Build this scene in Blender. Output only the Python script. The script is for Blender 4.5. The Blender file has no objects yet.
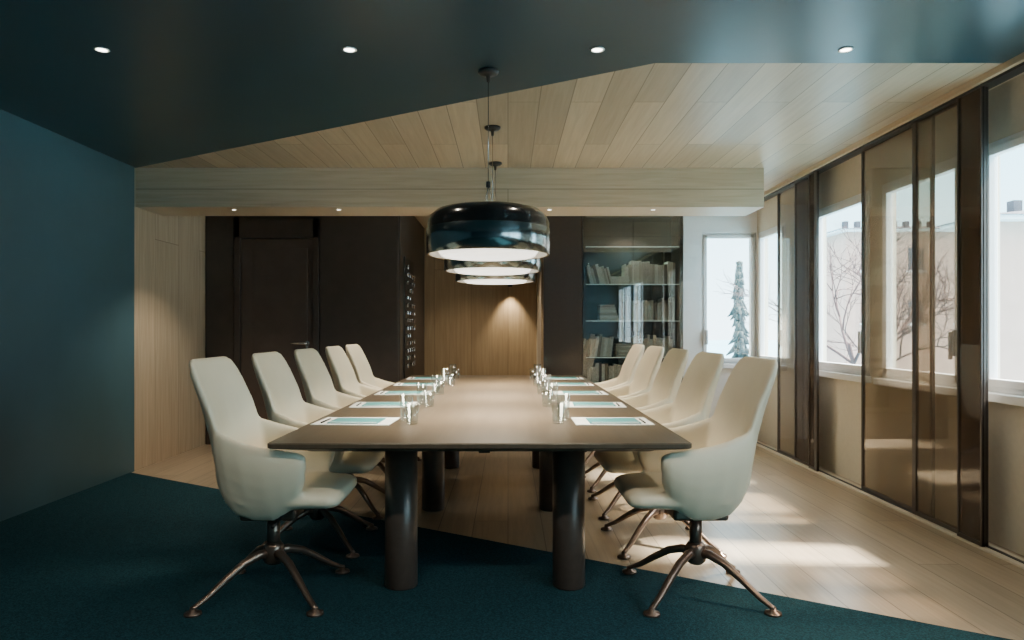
import bpy, bmesh, math, random
from mathutils import Vector, Matrix
random.seed(7)
S = bpy.context.scene
COL = S.collection
CEIL = 2.58; XR = 2.74; XL = -3.17; YB = 7.7; YD = 7.35

# ------------------------------------------------------------ materials
def newmat(name):
    m = bpy.data.materials.new(name); m.use_nodes = True
    nt = m.node_tree
    return m, nt, nt.nodes['Principled BSDF'], nt.nodes['Material Output']

def simple(name, col, rough=0.5, metal=0.0, spec=0.5, noise=0.0, nscale=30, bump=0.0, bscale=200, coat=0.0):
    m, nt, b, o = newmat(name)
    b.inputs['Roughness'].default_value = rough
    b.inputs['Metallic'].default_value = metal
    b.inputs['Specular IOR Level'].default_value = spec
    b.inputs['Coat Weight'].default_value = coat
    tc = nt.nodes.new('ShaderNodeTexCoord')
    n = nt.nodes.new('ShaderNodeTexNoise'); n.inputs['Scale'].default_value = nscale
    n.inputs['Detail'].default_value = 4
    nt.links.new(tc.outputs['Object'], n.inputs['Vector'])
    r = nt.nodes.new('ShaderNodeValToRGB')
    r.color_ramp.elements[0].position = 0.3; r.color_ramp.elements[1].position = 0.7
    r.color_ramp.elements[0].color = tuple(c*(1-noise) for c in col)+(1,)
    r.color_ramp.elements[1].color = tuple(min(1, c*(1+noise)) for c in col)+(1,)
    nt.links.new(n.outputs['Fac'], r.inputs['Fac'])
    nt.links.new(r.outputs['Color'], b.inputs['Base Color'])
    if bump > 0:
        n2 = nt.nodes.new('ShaderNodeTexNoise'); n2.inputs['Scale'].default_value = bscale
        nt.links.new(tc.outputs['Object'], n2.inputs['Vector'])
        bp = nt.nodes.new('ShaderNodeBump'); bp.inputs['Strength'].default_value = bump
        bp.inputs['Distance'].default_value = 0.01
        nt.links.new(n2.outputs['Fac'], bp.inputs['Height'])
        nt.links.new(bp.outputs['Normal'], b.inputs['Normal'])
    return m

def wood(name, c1, c2, u, v, length=2.0, width=0.14, rough=0.45, var=0.25, mortar=0.0025, gs=1.0, spec=0.5):
    m, nt, b, o = newmat(name)
    L = nt.links; N = nt.nodes.new
    tc = N('ShaderNodeTexCoord'); sp = N('ShaderNodeSeparateXYZ')
    L.new(tc.outputs['Object'], sp.inputs[0])
    cb = N('ShaderNodeCombineXYZ')
    L.new(sp.outputs[u], cb.inputs[0]); L.new(sp.outputs[v], cb.inputs[1])
    br = N('ShaderNodeTexBrick')
    br.inputs['Scale'].default_value = 1
    br.inputs['Brick Width'].default_value = length
    br.inputs['Row Height'].default_value = width
    br.inputs['Mortar Size'].default_value = mortar
    br.inputs['Color1'].default_value = (1-var, 1-var, 1-var, 1)
    br.inputs['Color2'].default_value = (1, 1, 1, 1)
    br.inputs['Mortar'].default_value = (0.38, 0.36, 0.33, 1)
    br.offset = 0.37; br.offset_frequency = 2
    L.new(cb.outputs[0], br.inputs['Vector'])
    mp = N('ShaderNodeMapping'); mp.inputs['Scale'].default_value = (1.2*gs, 22*gs, 1)
    L.new(cb.outputs[0], mp.inputs['Vector'])
    ad = N('ShaderNodeVectorMath'); ad.operation = 'MULTIPLY_ADD'
    ad.inputs[1].default_value = (9, 9, 9)
    L.new(br.outputs['Color'], ad.inputs[0]); L.new(mp.outputs[0], ad.inputs[2])
    n = N('ShaderNodeTexNoise'); n.inputs['Scale'].default_value = 1.6; n.inputs['Detail'].default_value = 6
    n.inputs['Distortion'].default_value = 0.6
    L.new(ad.outputs[0], n.inputs['Vector'])
    r = N('ShaderNodeValToRGB')
    r.color_ramp.elements[0].position = 0.32; r.color_ramp.elements[1].position = 0.68
    r.color_ramp.elements[0].color = c1+(1,); r.color_ramp.elements[1].color = c2+(1,)
    L.new(n.outputs['Fac'], r.inputs['Fac'])
    mx = N('ShaderNodeMix'); mx.data_type = 'RGBA'; mx.blend_type = 'MULTIPLY'
    mx.inputs[0].default_value = 1
    L.new(r.outputs['Color'], mx.inputs[6]); L.new(br.outputs['Color'], mx.inputs[7])
    L.new(mx.outputs[2], b.inputs['Base Color'])
    b.inputs['Roughness'].default_value = rough
    b.inputs['Specular IOR Level'].default_value = spec
    return m

def glassy(name, tint, gloss=0.1, rough=0.02, diff=None, dfac=0.0):
    m, nt, b, o = newmat(name); nt.nodes.remove(b)
    L = nt.links; N = nt.nodes.new
    t = N('ShaderNodeBsdfTransparent'); t.inputs[0].default_value = tint+(1,)
    g = N('ShaderNodeBsdfGlossy'); g.inputs['Roughness'].default_value = rough
    g.inputs['Color'].default_value = (0.9, 0.9, 0.9, 1)
    lw = N('ShaderNodeLayerWeight'); lw.inputs[0].default_value = 0.5
    pw = N('ShaderNodeMath'); pw.operation = 'POWER'; pw.inputs[1].default_value = 4.5
    L.new(lw.outputs['Facing'], pw.inputs[0])
    ma = N('ShaderNodeMath'); ma.operation = 'MULTIPLY_ADD'; ma.inputs[1].default_value = 0.75; ma.inputs[2].default_value = gloss*.6
    ma.use_clamp = True
    L.new(pw.outputs[0], ma.inputs[0])
    mx = N('ShaderNodeMixShader'); L.new(ma.outputs[0], mx.inputs[0])
    L.new(t.outputs[0], mx.inputs[1]); L.new(g.outputs[0], mx.inputs[2])
    out = mx
    if diff:
        d = N('ShaderNodeBsdfDiffuse'); d.inputs[0].default_value = diff+(1,)
        m2 = N('ShaderNodeMixShader'); m2.inputs[0].default_value = dfac
        L.new(mx.outputs[0], m2.inputs[1]); L.new(d.outputs[0], m2.inputs[2]); out = m2
    L.new(out.outputs[0], o.inputs['Surface'])
    return m

def emis(name, col, s):
    m, nt, b, o = newmat(name)
    b.inputs['Base Color'].default_value = (0.8, 0.8, 0.8, 1)
    b.inputs['Emission Color'].default_value = col+(1,)
    b.inputs['Emission Strength'].default_value = s
    return m

M = {}
M['teal_wall'] = simple('teal_wall_paint', (0.066, 0.135, 0.160), 0.40, noise=0.06, nscale=3, bump=0.03, bscale=90)
M['teal_ceil'] = simple('teal_ceiling_paint', (0.027, 0.068, 0.085), 0.32, noise=0.05, nscale=3)
M['carpet'] = simple('teal_carpet', (0.013, 0.049, 0.063), 0.95, spec=0.1, noise=0.5, nscale=140, bump=0.6, bscale=320)
M['floor'] = wood('oak_floor', (0.37, 0.285, 0.19), (0.47, 0.37, 0.255), 1, 0, 2.2, 0.21, 0.28, 0.2, 0.003)
M['wceil'] = wood('oak_ceiling', (0.52, 0.41, 0.275), (0.61, 0.495, 0.345), 1, 0, 2.6, 0.19, 0.40, 0.30, 0.003)
M['beam'] = wood('oak_beam', (0.54, 0.43, 0.295), (0.65, 0.535, 0.385), 0, 2, 9.0, 0.6, 0.5, 0.02)
M['woodL'] = wood('oak_wall_left', (0.47, 0.36, 0.24), (0.58, 0.46, 0.32), 2, 1, 3.2, 0.45, 0.5, 0.08)
M['woodN'] = wood('oak_niche', (0.38, 0.275, 0.16), (0.48, 0.365, 0.22), 2, 0, 3.2, 0.5, 0.5, 0.1)
M['dark'] = simple('dark_brown_panel', (0.060, 0.048, 0.041), 0.38, noise=0.1, nscale=8)
M['dark2'] = simple('dark_brown_door', (0.085, 0.064, 0.054), 0.36, noise=0.1, nscale=8)
M['black'] = simple('black_metal', (0.012, 0.012, 0.012), 0.4, noise=0.05)
M['gloss'] = simple('gloss_brown_lacquer', (0.06, 0.048, 0.042), 0.12, noise=0.05)
M['table'] = wood('walnut_table_top', (0.078, 0.057, 0.037), (0.102, 0.076, 0.051), 1, 0, 12, 6, 0.34, 0.0, 0.0, 0.8, 0.36)
M['leg'] = simple('dark_bronze_leg', (0.075, 0.058, 0.048), 0.3, metal=0.2, noise=0.1)
M['leather'] = simple('cream_leather', (0.86, 0.76, 0.57), 0.40, noise=0.03, nscale=6, bump=0.06, bscale=260)
M['bronze'] = simple('bronze_base', (0.2, 0.145, 0.115), 0.3, metal=0.8, noise=0.05)
M['white'] = simple('white_paint', (0.78, 0.79, 0.80), 0.4, noise=0.02)
M['cream'] = simple('cream_plaster', (0.62, 0.57, 0.47), 0.7, noise=0.03)
M['chrome'] = simple('steel', (0.6, 0.6, 0.6), 0.2, metal=1, noise=0.03)
M['handle'] = simple('satin_handle', (0.5, 0.5, 0.5), 0.35, metal=0.3, noise=0.03)
M['lampblk'] = simple('black_lamp_lacquer', (0.009, 0.010, 0.011), 0.16, noise=0.03, coat=0.3)
M['lampband'] = simple('polished_dark_chrome', (0.27, 0.31, 0.32), 0.18, metal=1, noise=0.03)
M['diff'] = emis('lamp_diffuser', (1, 0.95, 0.84), 2.2)
M['bulb'] = emis('downlight_lens', (1, 0.93, 0.8), 14)
M['led'] = emis('led_strip', (0.75, 0.95, 0.9), 0.7)
M['paper'] = simple('white_paper', (0.85, 0.86, 0.84), 0.6, noise=0.02)
M['folder'] = simple('teal_folder', (0.06, 0.28, 0.30), 0.45, noise=0.05)
M['wglass'] = glassy('window_glass', (0.97, 0.99, 1.0), 0.05)
M['tumbler'] = glassy('tumbler_glass', (0.92, 0.95, 0.95), 0.14)
M['shelfglass'] = glassy('shelf_glass', (0.6, 0.8, 0.76), 0.12)
M['doorglass'] = glassy('bookcase_glass', (0.84, 0.84, 0.82), 0.20, 0.01)
M['smoke'] = glassy('smoked_panel', (0.78, 0.74, 0.68), 0.10, 0.03, (0.34, 0.28, 0.21), 0.15)
M['smoke2'] = glassy('smoked_panel_dark', (0.42, 0.37, 0.32), 0.08, 0.05, (0.12, 0.09, 0.07), 0.3)
M['pink'] = simple('pink_render_facade', (0.55, 0.35, 0.28), 0.8, noise=0.05, nscale=2)
M['roof'] = simple('roof_tile', (0.07, 0.08, 0.10), 0.8, noise=0.3)
M['pine'] = simple('conifer_needles', (0.03, 0.05, 0.05), 0.9, noise=0.4, nscale=4)
M['bark'] = simple('tree_bark', (0.09, 0.055, 0.055), 0.9, noise=0.3)
M['water'] = simple('lake_water', (0.16, 0.36, 0.46), 0.6, noise=0.1, nscale=0.05)
for i, c in enumerate([(0.66, .62, .55), (0.36, .29, .22), (0.76, .74, .68), (0.22, .18, .15), (0.52, .48, .42)]):
    M['book%d' % i] = simple('book_cover_%d' % i, c, 0.6, noise=0.1)

# ------------------------------------------------------------ mesh builder
class B:
    def __init__(s): s.bm = bmesh.new(); s.mats = []
    def mi(s, k):
        m = M[k]
        if m not in s.mats: s.mats.append(m)
        return s.mats.index(m)
    def _tag(s, fs, k, smooth=False):
        i = s.mi(k)
        for f in fs: f.material_index = i; f.smooth = smooth
    def box(s, a, b, k, bev=0.0, rot=None):
        n0 = set(s.bm.faces)
        c = [(a[i]+b[i])/2 for i in range(3)]; d = [abs(b[i]-a[i]) for i in range(3)]
        mt = Matrix.Translation(c)
        if rot is not None: mt = mt @ rot
        mt = mt @ Matrix.Diagonal((d[0], d[1], d[2], 1))
        r = bmesh.ops.create_cube(s.bm, size=1, matrix=mt)
        if bev > 0:
            es = list({e for v in r['verts'] for e in v.link_edges})
            bmesh.ops.bevel(s.bm, geom=es, offset=bev, segments=3, affect='EDGES', profile=0.5)
        s._tag([f for f in s.bm.faces if f not in n0], k)
    def prism(s, pts, z0, z1, k):
        lo = [s.bm.verts.new((x, y, z0)) for x, y in pts]
        hi = [s.bm.verts.new((x, y, z1)) for x, y in pts]
        n = len(pts); fs = [s.bm.faces.new(lo[::-1]), s.bm.faces.new(hi)]
        for i in range(n): fs.append(s.bm.faces.new((lo[i], lo[(i+1) % n], hi[(i+1) % n], hi[i])))
        s._tag(fs, k)
    def lathe(s, prof, c, k, seg=48, cap=False, axis=None):
        rings = []
        R = axis if axis is not None else Matrix.Identity(3)
        for r, z in prof:
            rings.append([s.bm.verts.new(Vector(c)+R @ Vector((r*math.cos(2*math.pi*i/seg), r*math.sin(2*math.pi*i/seg), z))) for i in range(seg)])
        for j in range(len(rings)-1):
            kk = k[j] if isinstance(k, list) else k
            fs = [s.bm.faces.new((rings[j][i], rings[j][(i+1) % seg], rings[j+1][(i+1) % seg], rings[j+1][i])) for i in range(seg)]
            s._tag(fs, kk, True)
        if cap:
            s._tag([s.bm.faces.new(rings[0][::-1]), s.bm.faces.new(rings[-1])], k[0] if isinstance(k, list) else k)
    def tube(s, pts, rad, k, seg=10, cap=True):
        pts = [Vector(p) for p in pts]
        if not isinstance(rad, (list, tuple)): rad = [rad]*len(pts)
        rings = []
        for i, p in enumerate(pts):
            t = (pts[min(i+1, len(pts)-1)]-pts[max(i-1, 0)]).normalized()
            up = Vector((0, 0, 1)) if abs(t.z) < 0.95 else Vector((1, 0, 0))
            a = t.cross(up).normalized(); b = t.cross(a).normalized()
            rr = rad[i]
            ra, rb = rr if isinstance(rr, tuple) else (rr, rr)
            rings.append([s.bm.verts.new(p+a*ra*math.cos(2*math.pi*j/seg)+b*rb*math.sin(2*math.pi*j/seg)) for j in range(seg)])
        s.rings(rings, k, cap)
    def rings(s, rings, k, cap=True):
        seg = len(rings[0]); fs = []
        for j in range(len(rings)-1):
            for i in range(seg):
                fs.append(s.bm.faces.new((rings[j][i], rings[j][(i+1) % seg], rings[j+1][(i+1) % seg], rings[j+1][i])))
        if cap: fs += [s.bm.faces.new(rings[0][::-1]), s.bm.faces.new(rings[-1])]
        s._tag(fs, k, True)
    def mesh(s, name):
        bmesh.ops.recalc_face_normals(s.bm, faces=s.bm.faces)
        me = bpy.data.meshes.new(name); s.bm.to_mesh(me); s.bm.free()
        for m in s.mats: me.materials.append(m)
        return me
    def obj(s, name, loc=(0, 0, 0), parent=None):
        o = bpy.data.objects.new(name, s.mesh(name)); o.location = loc; COL.objects.link(o)
        if parent: o.parent = parent
        return o

def empty(name, loc=(0, 0, 0), rz=0):
    e = bpy.data.objects.new(name, None); e.location = loc; e.rotation_euler = (0, 0, rz)
    e.empty_display_size = 0.1; COL.objects.link(e); return e

def child(name, me, par, loc=(0, 0, 0)):
    o = bpy.data.objects.new(name, me); o.location = loc; o.parent = par; COL.objects.link(o); return o

# ------------------------------------------------------------ room shell
b = B(); b.box((-3.5, -2.2, -0.12), (3.1, 9.8, 0), 'floor'); b.obj('floor')
b = B(); b.prism([(XL, -2), (XR, -2), (XR, 2.215), (XL, 5.88)], 0.0, 0.004, 'carpet'); b.obj('carpet')
b = B()
b.prism([(XL-.3, -2.2), (XR+.3, -2.2), (XR+.3, 3.62), (.76, 3.62), (XL, 5.96), (XL-.3, 5.96)], CEIL, CEIL+.12, 'teal_ceil')
b.prism([(XR+.3, 3.62), (XR+.3, 9.8), (XL-.3, 9.8), (XL-.3, 5.96), (XL, 5.96), (.76, 3.62)], CEIL, CEIL+.12, 'wceil')
b.obj('ceiling')
b = B(); b.box((XL, 5.96, 2.247), (2.18, 6.43, CEIL), 'beam'); b.obj('ceiling_beam')
b = B(); b.box((XL-.25, -2.2, 0), (XL, 5.94, CEIL), 'teal_wall'); b.obj('wall_left')
b = B(); b.box((XL-.25, 5.94, 0), (XL-.006, 7.35, CEIL), 'woodL'); b.obj('wall_left_rear')
b = B(); b.box((XL, -2.2, 0), (XR, -2.0, CEIL), 'teal_wall'); b.obj('wall_front')
b = B(); b.box((XL-.25, YD, 0), (-1.134, 9.75, CEIL), 'dark')
b.box((-3.16, YD-.02, 0), (-2.87, YD, CEIL), 'dark', .004)
b.box((-1.97, YD-.02, 0), (-1.15, YD, CEIL), 'dark', .004)
b.obj('wall_rear_left')
b = B(); b.box((-1.134, 9.5, 0), (.39, 9.75, CEIL), 'woodN'); b.obj('wall_niche')
b = B(); b.box((.39, 8.2, 0), (1.93, 9.75, CEIL), 'cream')
b.box((.39, YB, 0), (.82, 8.2, CEIL), 'gloss'); b.obj('wall_rear_middle')
WX0, WX1, WZ0, WZ1 = 2.13, 2.73, .83, 2.27
b = B()
b.box((1.93, YB, 0), (WX0, YB+.1, CEIL), 'white'); b.box((WX0, YB, 0), (XR+.1, YB+.1, WZ0), 'white')
b.box((WX0, YB, WZ1), (XR+.1, YB+.1, CEIL), 'white'); b.box((WX1, YB, WZ0), (XR+.1, YB+.1, WZ1), 'white')
b.obj('wall_rear_right')
wins = [(6.90, 7.64), (5.30, 6.24), (4.20, 5.12), (2.2, 4.04), (0.1, 2.0), (-1.9, -.1)]
RZ0, RZ1 = .85, 2.26
b = B(); WT = .1
b.box((XR, -2.2, 0), (XR+WT, YB, RZ0), 'cream'); b.box((XR, -2.2, RZ1), (XR+WT, YB, CEIL), 'cream')
e = [-2.2]+[v for w in sorted(wins) for v in w]+[YB]
for i in range(0, len(e), 2): b.box((XR, e[i], RZ0), (XR+WT, e[i+1], RZ1), 'cream')
b.obj('wall_right')
def window(i, y0, y1, x=XR):
    b = B(); X0, X1 = x-.005, x+.05; t = .03
    def fr(a0, a1, z0, z1, t, X0, X1):
        b.box((X0, a0, z0), (X1, a0+t, z1), 'white', .004); b.box((X0, a1-t, z0), (X1, a1, z1), 'white', .004)
        b.box((X0, a0, z0), (X1, a1, z0+t), 'white', .004); b.box((X0, a0, z1-t), (X1, a1, z1), 'white', .004)
    fr(y0, y1, RZ0, RZ1, t, X0, X1)
    n = 2 if y1-y0 > 1.2 else 1
    for k in range(n):
        a0 = y0+t+(y1-y0-2*t)*k/n; a1 = y0+t+(y1-y0-2*t)*(k+1)/n
        fr(a0, a1, RZ0+t, RZ1-t, .045, X0-.01, X1-.015)
        b.box((X0+.02, a0+.04, RZ0+.06), (X0+.024, a1-.04, RZ1-.06), 'wglass')
        hy = a0+.025
        b.box((X0-.03, hy-.014, 1.04), (X0-.01, hy+.014, 1.20), 'handle', .004)
        b.box((X0-.055, hy-.011, 1.02), (X0-.038, hy+.011, 1.19), 'handle', .004)
        b.box((X0-.055, hy-.008, 1.14), (X0-.01, hy+.008, 1.16), 'handle', .003)
    b.box((x-.06, y0-.02, RZ0-.05), (x+.07, y1+.02, RZ0+.0), 'white', .006)
    return b.obj('window_%d' % i)
for i, w in enumerate(wins): window(i+1, *w)
b = B(); y0, y1 = YB+.02, YB+.08
def frx(a0, a1, z0, z1, t, Y0, Y1):
    b.box((a0, Y0, z0), (a0+t, Y1, z1), 'white', .004); b.box((a1-t, Y0, z0), (a1, Y1, z1), 'white', .004)
    b.box((a0, Y0, z0), (a1, Y1, z0+t), 'white', .004); b.box((a0, Y0, z1-t), (a1, Y1, z1), 'white', .004)
frx(WX0, WX1, WZ0, WZ1, .025, y0, y1); frx(WX0+.025, WX1-.025, WZ0+.025, WZ1-.025, .035, y0-.02, y1-.02)
b.box((WX0+.06, y0+.02, WZ0+.06), (WX1-.06, y0+.026, WZ1-.06), 'wglass')
b.box((WX0+.03, y0-.06, 1.04), (WX0+.06, y0-.03, 1.2), 'handle', .004)
b.box((WX0-.05, YB-.06, WZ0-.05), (WX1, YB+.06, WZ0), 'white', .005)
b.obj('window_7')
b = B(); b.box((2.56, -2, CEIL-.035), (2.70, YB, CEIL), 'beam'); b.box((2.585, -2, CEIL-.05), (2.66, YB, CEIL-.035), 'black'); b.obj('trim_1')
b = B(); b.box((2.585, -2, 0), (2.68, YB, .012), 'cream'); b.box((2.62, -2, .012), (2.64, YB, .016), 'black'); b.obj('trim_2')
def panel(y0, y1, x, k='smoke', ed0=.03, ed1=.03):
    b = B()
    b.box((x, y0, .03), (x+.008, y1, CEIL-.05), k)
    b.box((x-.006, y0, .016), (x+.014, y0+ed0, CEIL-.05), 'dark'); b.box((x-.006, y1-ed1, .016), (x+.014, y1, CEIL-.05), 'dark')
    b.box((x-.004, y0, .016), (x+.012, y1, .04), 'dark')
    b.obj('sliding_screen_panel')
panel(2.0, 2.8, 2.59, 'smoke2'); panel(2.75, 3.5, 2.615, 'smoke2')  # out-of-view panels, added to dim the sun on the near floor
panel(3.82, 4.03, 2.59, 'smoke2', .012, .012)
panel(3.83, 4.52, 2.615, 'smoke', .015, .04)
panel(4.35, 5.22, 2.64, 'smoke', .02, .02)
panel(5.86, 6.02, 2.59, 'smoke2', .05, .012)
panel(6.02, 6.38, 2.615, 'smoke2', .03, .02)
panel(6.25, 6.85, 2.64, 'smoke')

b = B()
fx0, fx1 = -2.86, -1.98
b.box((fx0, YD-.045, 0), (fx0+.06, YD-.001, 2.36), 'dark', .004); b.box((fx1-.06, YD-.045, 0), (fx1, YD-.001, 2.36), 'dark', .004)
b.box((fx0, YD-.045, 2.16), (fx1, YD-.001, 2.36), 'dark', .004)
b.box((fx0+.065, YD-.02, .01), (fx1-.065, YD-.001, 2.155), 'dark2', .004)
b.box((fx0+.20, YD-.028, .2), (fx1-.12, YD-.018, 2.05), 'dark2', .003)
hx = -2.10
b.lathe([(0.026, 0), (0.026, .012)], (hx, YD-.02, 1.06), 'chrome', 20, True, Matrix.Rotation(math.pi/2, 3, 'X'))
b.tube([(hx, YD-.02, 1.06), (hx, YD-.065, 1.06), (hx-.02, YD-.07, 1.06), (hx-.16, YD-.07, 1.06)], .013, 'chrome')
b.box((hx-.014, YD-.035, .92), (hx+.014, YD-.02, 1.04), 'chrome', .003)
b.obj('door_1')
b = B(); x = -1.132
b.box((x, 7.6, .001), (x+.012, 8.3, 2.0), 'black', .003)
for i in range(4):
    for j in range(14):
        yy = 7.68+i*.18; zz = .82+j*.083
        if random.random() < .75:
            b.tube([(x+.012, yy, zz), (x+.04, yy, zz), (x+.045, yy, zz+.02)], .006, 'chrome', 8)
            b.box((x+.03, yy-.02, zz-.035), (x+.04, yy+.02, zz), 'chrome' if random.random() < .5 else 'bronze', .004)
b.obj('key_rack')

# bookcase
BX0, BX1 = .825, 1.925
b = B()
b.box((BX0, 8.13, 0), (BX1, 8.16, CEIL), 'dark'); b.box((BX0, YB, 0), (BX0+.03, 8.13, CEIL), 'dark'); b.box((BX1-.03, YB, 0), (BX1, 8.13, CEIL), 'dark')
b.box((BX0, YB, 0), (BX1, 8.13, .3), 'dark'); b.box((BX0, YB, 2.5), (BX1, 8.13, CEIL), 'dark')
SH = [.62, .90, 1.305, 1.71, 2.125]
for z in SH:
    b.box((BX0+.03, YB+.05, z-.012), (BX1-.03, 8.13, z), 'shelfglass')
    b.box((BX0+.03, YB+.045, z-.008), (BX1-.03, YB+.05, z-.002), 'led')
xm = (BX0+BX1)/2
b.box((BX0, YB-.008, .3), (xm-.003, YB-.002, 2.5), 'doorglass'); b.box((xm+.003, YB-.008, .3), (BX1, YB-.002, 2.5), 'doorglass')
b.obj('bookcase')
b = B()
def row(x0, x1, z, hmin, hmax, lean=0):
    x = x0
    while x < x1:
        w = random.uniform(.014, .04); h = random.uniform(hmin, hmax); d = random.uniform(.16, .22)
        rot = Matrix.Rotation(lean, 4, 'Y') if lean else None
        dz = .5*w*abs(math.sin(lean))
        b.box((x, YB+.1, z+dz), (x+w*.92, YB+.1+d, z+dz+h), 'book%d' % random.choice([0, 0, 2, 2, 4, 1, 3]), .002, rot)
        x += w
row(.90, 1.13, 1.71, .17, .23, -.25); row(1.3, 1.85, 1.71, .18, .27)
row(1.3, 1.84, 1.305, .18, .27)
row(.92, 1.15, .90, .2, .26, .12); row(1.4, 1.83, .9, .18, .28)
row(.9, 1.8, .62, .15, .22)
for k, (x0, z, n) in enumerate([(1.02, 1.305, 6), (1.2, .9, 5), (1.15, 1.71, 3)]):
    for i in range(n): b.box((x0, YB+.1, z+i*.03), (x0+.22-.01*i, YB+.28, z+i*.03+.027), 'book%d' % random.choice([0, 2, 4]), .002)
b.obj('shelf_books')

# niche wall lamp
b = B(); lx = .03
b.box((lx-.03, 9.46, 1.79), (lx+.03, 9.5, 1.85), 'black', .004); b.tube([(lx, 9.47, 1.82), (lx, 9.4, 1.82)], .008, 'black')
b.lathe([(.03, 0), (.032, .06), (.02, .07)], (lx, 9.39, 1.78), 'black', 20, True)
b.obj('wall_lamp')

# ------------------------------------------------------------ table
TX0, TX1, TY0, TY1 = -.985, .753, 2.84, 7.12
def rrect(x0, x1, y0, y1, r, n=6):
    p = []
    for cx, cy, a in [(x1-r, y1-r, 0), (x0+r, y1-r, 90), (x0+r, y0+r, 180), (x1-r, y0+r, 270)]:
        for i in range(n+1):
            t = math.radians(a+90*i/n); p.append((cx+r*math.cos(t), cy+r*math.sin(t)))
    return p
b = B(); rs = []
for ins, z, r in [(.006, .74, .03), (0, .736, .03), (0, .720, .03), (.004, .716, .03), (.12, .69, .03), (.13, .685, .03)]:
    rs.append([b.bm.verts.new((x, y, z)) for x, y in rrect(TX0+ins, TX1-ins, TY0+ins, TY1-ins, r)])
b.rings(rs, 'table')
for f in b.bm.faces: f.smooth = False
ttop = b.mesh('table_top')
tbl = empty('conference_table', (0, 0, 0)); child('table_top', ttop, tbl)
b = B()
for y in (3.28, 4.68, 6.1):
    for x in (-.50, .285):
        b.lathe([(.072, .004), (.076, .01), (.076, .69)], (x, y, 0), 'leg', 40, True)
b.box((-.13, 3.1, .655), (-.08, 6.9, .687), 'leg')
for y in (3.28, 4.68, 6.1): b.box((-.5, y-.03, .655), (.285, y+.03, .687), 'leg')
child('table_legs', b.mesh('table_legs'), tbl)

# ------------------------------------------------------------ chair
def sup(a, n=2.6):
    c, s_ = math.cos(a), math.sin(a)
    return math.copysign(abs(c)**(2/n), c), math.copysign(abs(s_)**(2/n), s_)
def build_shell():
    b = B(); seg = 28
    st = [(.345, .455, .17, .02, 0), (.335, .462, .215, .04, 0), (.30, .468, .235, .05, 0), (.2, .468, .245, .055, .005), (.05, .455, .25, .055, .015), (-.07, .448, .245, .052, .03),
          (-.145, .47, .235, .045, .04), (-.185, .53, .236, .038, .055), (-.20, .62, .250, .036, .07), (-.222, .74, .262, .034, .07), (-.248, .85, .262, .032, .06),
          (-.278, .95, .256, .029, .045), (-.296, 1.01, .245, .027, .035), (-.308, 1.05, .225, .022, .028), (-.314, 1.072, .185, .015, .02)]
    P = [Vector((s[0], 0, s[1])) for s in st]; rings = []
    for i, s in enumerate(st):
        t = (P[min(i+1, len(P)-1)]-P[max(i-1, 0)]).normalized()
        n = Vector((t.z, 0, -t.x))
        if n.x*0.5+n.z < 0 and i < 7: n = -n
        if i >= 7 and n.x < 0: n = -n
        r = []
        for j in range(seg):
            c, q = sup(2*math.pi*j/seg)
            y = c*s[2]
            r.append(b.bm.verts.new(P[i]+Vector((0, y, 0))+n*(q*s[3]+s[4]*abs(c)**2.2)))
        rings.append(r)
    b.rings(rings, 'leather')
    for sg in (-1, 1):
        rings = []
        for (x, z0, z1, yb, yt, th, ln) in [(-.165, .56, .76, .205, .230, .014, -.02), (-.145, .46, .785, .195, .243, .022, -.03), (-.10, .40, .765, .18, .262, .026, -.03), (-.03, .375, .735, .17, .28, .028, -.02), (.06, .375, .712, .175, .290, .028, -.01),
                                       (.125, .415, .70, .195, .292, .027, .01), (.18, .48, .69, .222, .288, .025, .015), (.215, .56, .672, .25, .28, .018, .01)]:
            r = []
            for j in range(seg):
                c, q = sup(2*math.pi*j/seg, 2.8)
                v = (c+1)/2
                z = z0+(z1-z0)*v
                y = yb+(yt-yb)*math.sin(min(1, v*1.15)*math.pi/2)
                r.append(b.bm.verts.new((x+ln*v, sg*(y+q*th), z)))
            rings.append(r)
        b.rings(rings, 'leather')
    o = b.obj('tmp_shell')
    m = o.modifiers.new('r', 'REMESH'); m.mode = 'VOXEL'; m.voxel_size = .010; m.use_smooth_shade = True
    m = o.modifiers.new('s', 'SMOOTH'); m.factor = .6; m.iterations = 6
    dg = bpy.context.evaluated_depsgraph_get()
    me = bpy.data.meshes.new_from_object(o.evaluated_get(dg))
    me.name = 'chair_shell'
    bpy.data.objects.remove(o)
    if not me.materials: me.materials.append(M['leather'])
    for p in me.polygons: p.use_smooth = True
    return me
shell = build_shell()
b = B()
b.box((-.13, -.08, .345), (.12, .08, .40), 'bronze', .015)
b.box((-.05, -.14, .37), (.0, .14, .385), 'bronze', .004)
b.tube([(.05, -.05, .36), (.06, -.2, .355)], .007, 'black')
b.lathe([(.028, .18), (.028, .36)], (0, 0, 0), 'bronze', 24, True)
b.lathe([(.03, .135), (.045, .15), (.045, .215), (.032, .235)], (0, 0, 0), 'bronze', 24, True)
for k in range(4):
    a = math.radians(45+90*k); c, s_ = math.cos(a), math.sin(a)
    pts = []; rad = []
    for (r, z, w, h) in [(.02, .185, .022, .024), (.07, .188, .02, .02), (.14, .165, .018, .018), (.22, .115, .016, .016), (.30, .06, .014, .013), (.355, .032, .013, .010), (.37, .028, .011, .009)]:
        pts.append((r*c, r*s_, z)); rad.append((w, h))
    b.tube(pts, rad, 'bronze', 12)
    b.lathe([(.012, .03), (.014, .018), (.034, .013), (.036, .004)], (.362*c, .362*s_, 0), 'bronze', 20, True)
base = b.mesh('star_base')
CH = [3.2, 3.95, 4.7, 5.45, 6.17]
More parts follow.
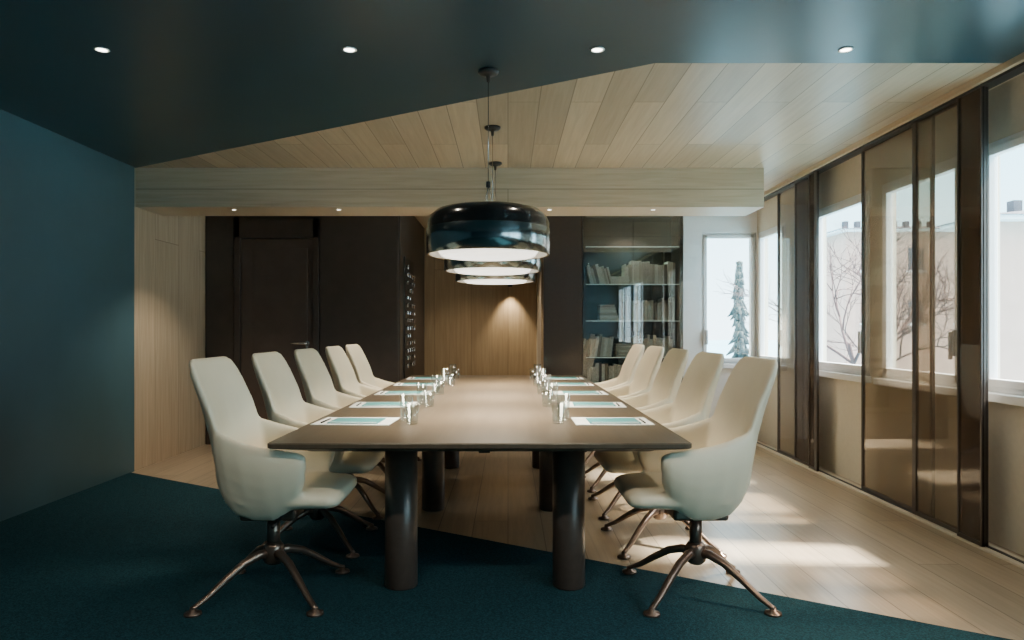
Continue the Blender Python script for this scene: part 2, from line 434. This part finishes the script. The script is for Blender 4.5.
for i, y in enumerate(CH):
    for sx, rz in ((-1.075, 0), (.865, math.pi)):
        r = rz+random.uniform(-.04, .04)
        e_ = empty('office_chair', (sx+random.uniform(-.01, .01), y, 0), r)
        s1 = child('seat_shell', shell, e_); s2 = child('star_base', base, e_)

# ------------------------------------------------------------ pendants
def pendant(y):
    x = -.105
    b = B(); R = .325; zb = 1.60; H = .25
    prof = [(.035, zb+H+.02), (.04, zb+H+.002), (.12, zb+H), (R-.10, zb+H-.004), (R-.05, zb+H-.018), (R-.015, zb+H-.048), (R, zb+H-.085), (R, zb+.135),
            (R+.003, zb+.132), (R+.003, zb+.0), (R-.004, zb-.003), (R-.012, zb+.0), (R-.02, zb+.02), (R-.05, zb+.03), (R-.075, zb-.005), (R-.085, zb-.010), (R-.09, zb-.005), (R-.1, zb+.02), (0.001, zb+.022)]
    k = ['lampblk']*7+['lampband']*2+['lampband']*2+['white']*2+['diff']*5
    b.lathe(prof, (x, y, 0), k, 64)
    b.lathe([(.055, CEIL), (.055, CEIL-.012), (.04, CEIL-.022), (.012, CEIL-.028), (.008, CEIL-.06)], (x, y, 0), 'black', 32, True)
    b.tube([(x, y, CEIL-.05), (x, y, zb+H+.12)], .0025, 'chrome', 6)
    b.lathe([(.012, 0), (.012, .03)], (x, y, zb+H+.11), 'black', 16, True)
    for q in range(3):
        a = 2*math.pi*q/3+.3
        b.tube([(x, y, zb+H+.12), (x+.035*math.cos(a), y+.035*math.sin(a), zb+H)], .0018, 'chrome', 6)
    b.obj('pendant_lamp')
    l = bpy.data.lights.new('pendant_light', 'AREA'); l.shape = 'DISK'; l.size = .45; l.energy = 40; l.color = (1, .90, .70); l.spread = math.radians(115)
    o = bpy.data.objects.new('pendant_light', l); o.location = (x, y, zb-.012); COL.objects.link(o)
for y in (3.73, 4.76, 5.78): pendant(y)

# ------------------------------------------------------------ table items
def notepad(x, y, sg):
    b = B()
    b.box((-.19, -.14, 0), (.19, .14, .003), 'paper')
    b.box((-.12, -.11, .003), (.13, .08, .008), 'folder', .001)
    b.box((-.11, -.10, .008), (.12, -.085, .0085), 'paper')
    b.tube([(.15*sg, -.1, .007), (.15*sg, .05, .007)], .004, 'black', 8)
    o = b.obj('notepad', (x, y, .7402)); o.rotation_euler = (0, 0, random.uniform(-.05, .05))
gl = B()
gl.lathe([(.001, 0), (.026, 0), (.029, .004), (.035, .095), (.0335, .095), (.027, .012), (.001, .010)], (0, 0, 0), 'tumbler', 28)
gmesh = gl.mesh('drinking_glass')
for y in (3.52, 4.3, 5.1, 5.9, 6.65):
    notepad(-.76, y, -1); notepad(.52, y, 1)
    for x, dy in ((-.525, .03), (-.48, -.09), (.285, .06), (.24, -.07)):
        o = bpy.data.objects.new('drinking_glass', gmesh); o.location = (x+random.uniform(-.01, .01), y+dy, .7402); COL.objects.link(o)
        o.scale = (1, 1, 1.4 if dy > 0 else 1)

# ------------------------------------------------------------ downlights
def spot(name, loc, e, ang, blend=.6, col=(1, .88, .7), rot=(0, 0, 0), size=.03):
    l = bpy.data.lights.new(name, 'SPOT'); l.energy = e; l.spot_size = math.radians(ang); l.spot_blend = blend; l.color = col; l.shadow_soft_size = size
    o = bpy.data.objects.new(name, l); o.location = loc; o.rotation_euler = rot; COL.objects.link(o)
def downlight(x, y, z, r, e, ang):
    b = B()
    b.lathe([(r, 0), (r*1.35, -.001), (r*1.4, -.004), (r*1.05, -.006), (r, -.002)], (x, y, z), 'white', 28)
    b.lathe([(.001, -.0025), (r, -.0025)], (x, y, z), 'bulb', 28)
    b.obj('recessed_downlight')
    spot('downlight_beam', (x, y, z-.02), e, ang)
for x, fill_en in ((-1.996, 25), (-.779, 55), (.439, 60), (1.66, 60)):
    downlight(x, 3.44, CEIL, .026, 20, 95)
    downlight(x, 1.0, CEIL, .026, fill_en, 130)  # unseen row added overhead as fill light for the chair fronts
for x in (-2.38, -1.47, -.56, .36, 1.26): downlight(x, 6.08, 2.247, .018, 60, 105)
spot('niche_beam', (lx, 9.36, 1.77), 45, 75, .8, (1, .84, .62), (math.radians(12), 0, 0))
spot('passage_beam', (-.4, 8.4, 2.5), 60, 110, .8, (1, .82, .6))
spot('bookcase_beam', (1.37, 7.82, 2.48), 60, 120, .8, (1, .92, .8))

# ------------------------------------------------------------ exterior
b = B(); b.box((-200, -100, -6.2), (400, 500, -6), 'water'); b.obj('lake')
def house(x0, y0, x1, y1, top, n):
    b = B(); b.box((x0, y0, -6), (x1, y1, top), 'pink')
    b.box((x0-.5, y0-.5, top), (x1+.5, y1+.5, top+.12), 'white')
    bm = b.bm; z = top+.12
    v = [bm.verts.new(p) for p in [(x0-.6, y0-.6, z), (x1+.6, y0-.6, z), (x1+.6, y1+.6, z), (x0-.6, y1+.6, z), ((x0*.7+x1*.3), (y0+y1)/2, z+.5), ((x0*.3+x1*.7), (y0+y1)/2, z+.5)]]
    fs = [bm.faces.new([v[i] for i in q]) for q in ((0, 1, 5, 4), (1, 2, 5), (2, 3, 4, 5), (3, 0, 4), (3, 2, 1, 0))]
    b._tag(fs, 'roof')
    for i in range(n):
        xx = x0+(i+.5)*(x1-x0)/n
        for zz in (top-2.2, top-5.2):
            b.box((xx-.45, y0-.05, zz), (xx+.45, y0, zz+1.3), 'roof'); b.box((xx-.55, y0-.1, zz-.12), (xx+.55, y0, zz), 'white')
    for i in range(n*2): b.box((x0+i*.7, y0+.2, top+.12), (x0+i*.7+.25, y0+.5, top+.65), 'roof')
    b.obj('neighbour_house')
house(13.9, 20, 26, 21.2, 4.3, 3)
house(19.3, 40, 30, 44, 6.8, 4)
b = B(); cx, cy = 10.9, 33
b.tube([(cx, cy, -6), (cx, cy, 4.4)], [.25, .04], 'bark')
for k in range(60):
    z = -5.5+k*.165; R = 1.25*(1-k/62)+.08
    R *= random.uniform(.65, 1.15)
    for q in range(9):
        a = random.uniform(0, 6.28); rr = R*random.uniform(.5, 1.15)
        b.tube([(cx, cy, z+.2), (cx+rr*.5*math.cos(a), cy+rr*.5*math.sin(a), z+.12), (cx+rr*math.cos(a), cy+rr*math.sin(a), z-.1)], [.05, .12, .02], 'pine', 5)
b.obj('conifer_tree')
def bare(x, y, z0, h, name='bare_tree'):
    b = B()
    def br(p, d, L, r, n):
        pts = [p]; q = p; dd = d
        for i in range(3):
            dd = (dd+Vector([random.uniform(-.2, .2) for _ in range(3)])).normalized(); q = q+dd*L/3; pts.append(q)
        b.tube(pts, [r, r*.9, r*.75, r*.6], 'bark', 6)
        if n > 0:
            for i in range(3):
                nd = (dd+Vector([random.uniform(-.8, .8) for _ in range(3)])+Vector((0, 0, .15))).normalized()
                br(pts[random.choice([2, 3])], nd, L*.72, r*.60, n-1)
    br(Vector((x, y, z0)), Vector((0, 0, 1)), h, .18, 6)
    b.obj(name)
bare(14.2, 29, -5.9, 4.3)

# ------------------------------------------------------------ light
w = bpy.data.worlds.new('sky'); S.world = w; w.use_nodes = True
nt = w.node_tree; bg = nt.nodes['Background']
tc = nt.nodes.new('ShaderNodeTexCoord'); sp = nt.nodes.new('ShaderNodeSeparateXYZ'); cr = nt.nodes.new('ShaderNodeValToRGB')
nt.links.new(tc.outputs['Generated'], sp.inputs[0]); nt.links.new(sp.outputs[2], cr.inputs[0]); nt.links.new(cr.outputs[0], bg.inputs[0])
cr.color_ramp.elements[0].position = 0; cr.color_ramp.elements[0].color = (.50, .64, .70, 1)
cr.color_ramp.elements[1].position = .22; cr.color_ramp.elements[1].color = (.28, .55, .65, 1)
e3 = cr.color_ramp.elements.new(.45); e3.color = (.90, .96, 1, 1)
bg.inputs[1].default_value = 10.5
sun = bpy.data.lights.new('sun', 'SUN'); sun.energy = 55; sun.angle = math.radians(6); sun.color = (1, .94, .83)
so = bpy.data.objects.new('sun', sun); so.rotation_euler = Vector((-1, .1, -1.1)).to_track_quat('-Z', 'Y').to_euler(); so.location = (8, 8, 8); COL.objects.link(so)
def portal(loc, rot, sx, sy):
    l = bpy.data.lights.new('window_portal', 'AREA'); l.shape = 'RECTANGLE'; l.size = sx; l.size_y = sy
    l.cycles.is_portal = True
    o = bpy.data.objects.new('window_portal', l); o.location = loc; o.rotation_euler = rot; COL.objects.link(o)
for y0, y1 in wins:
    portal((XR+.12, (y0+y1)/2, (RZ0+RZ1)/2), Vector((-1, 0, 0)).to_track_quat('-Z', 'Y').to_euler(), y1-y0, RZ1-RZ0)
portal(((WX0+WX1)/2, YB+.13, (WZ0+WZ1)/2), Vector((0, -1, 0)).to_track_quat('-Z', 'Y').to_euler(), WX1-WX0, WZ1-WZ0)

# ------------------------------------------------------------ camera
cam = bpy.data.cameras.new('camera'); co = bpy.data.objects.new('camera', cam); COL.objects.link(co)
co.location = (0, 0, 1.2); co.rotation_euler = (math.pi/2, 0, 0)
cam.sensor_width = 36; cam.lens = 36*700/1024; cam.shift_x = 4/1024; cam.shift_y = 10/1024; cam.clip_end = 1000
S.camera = co
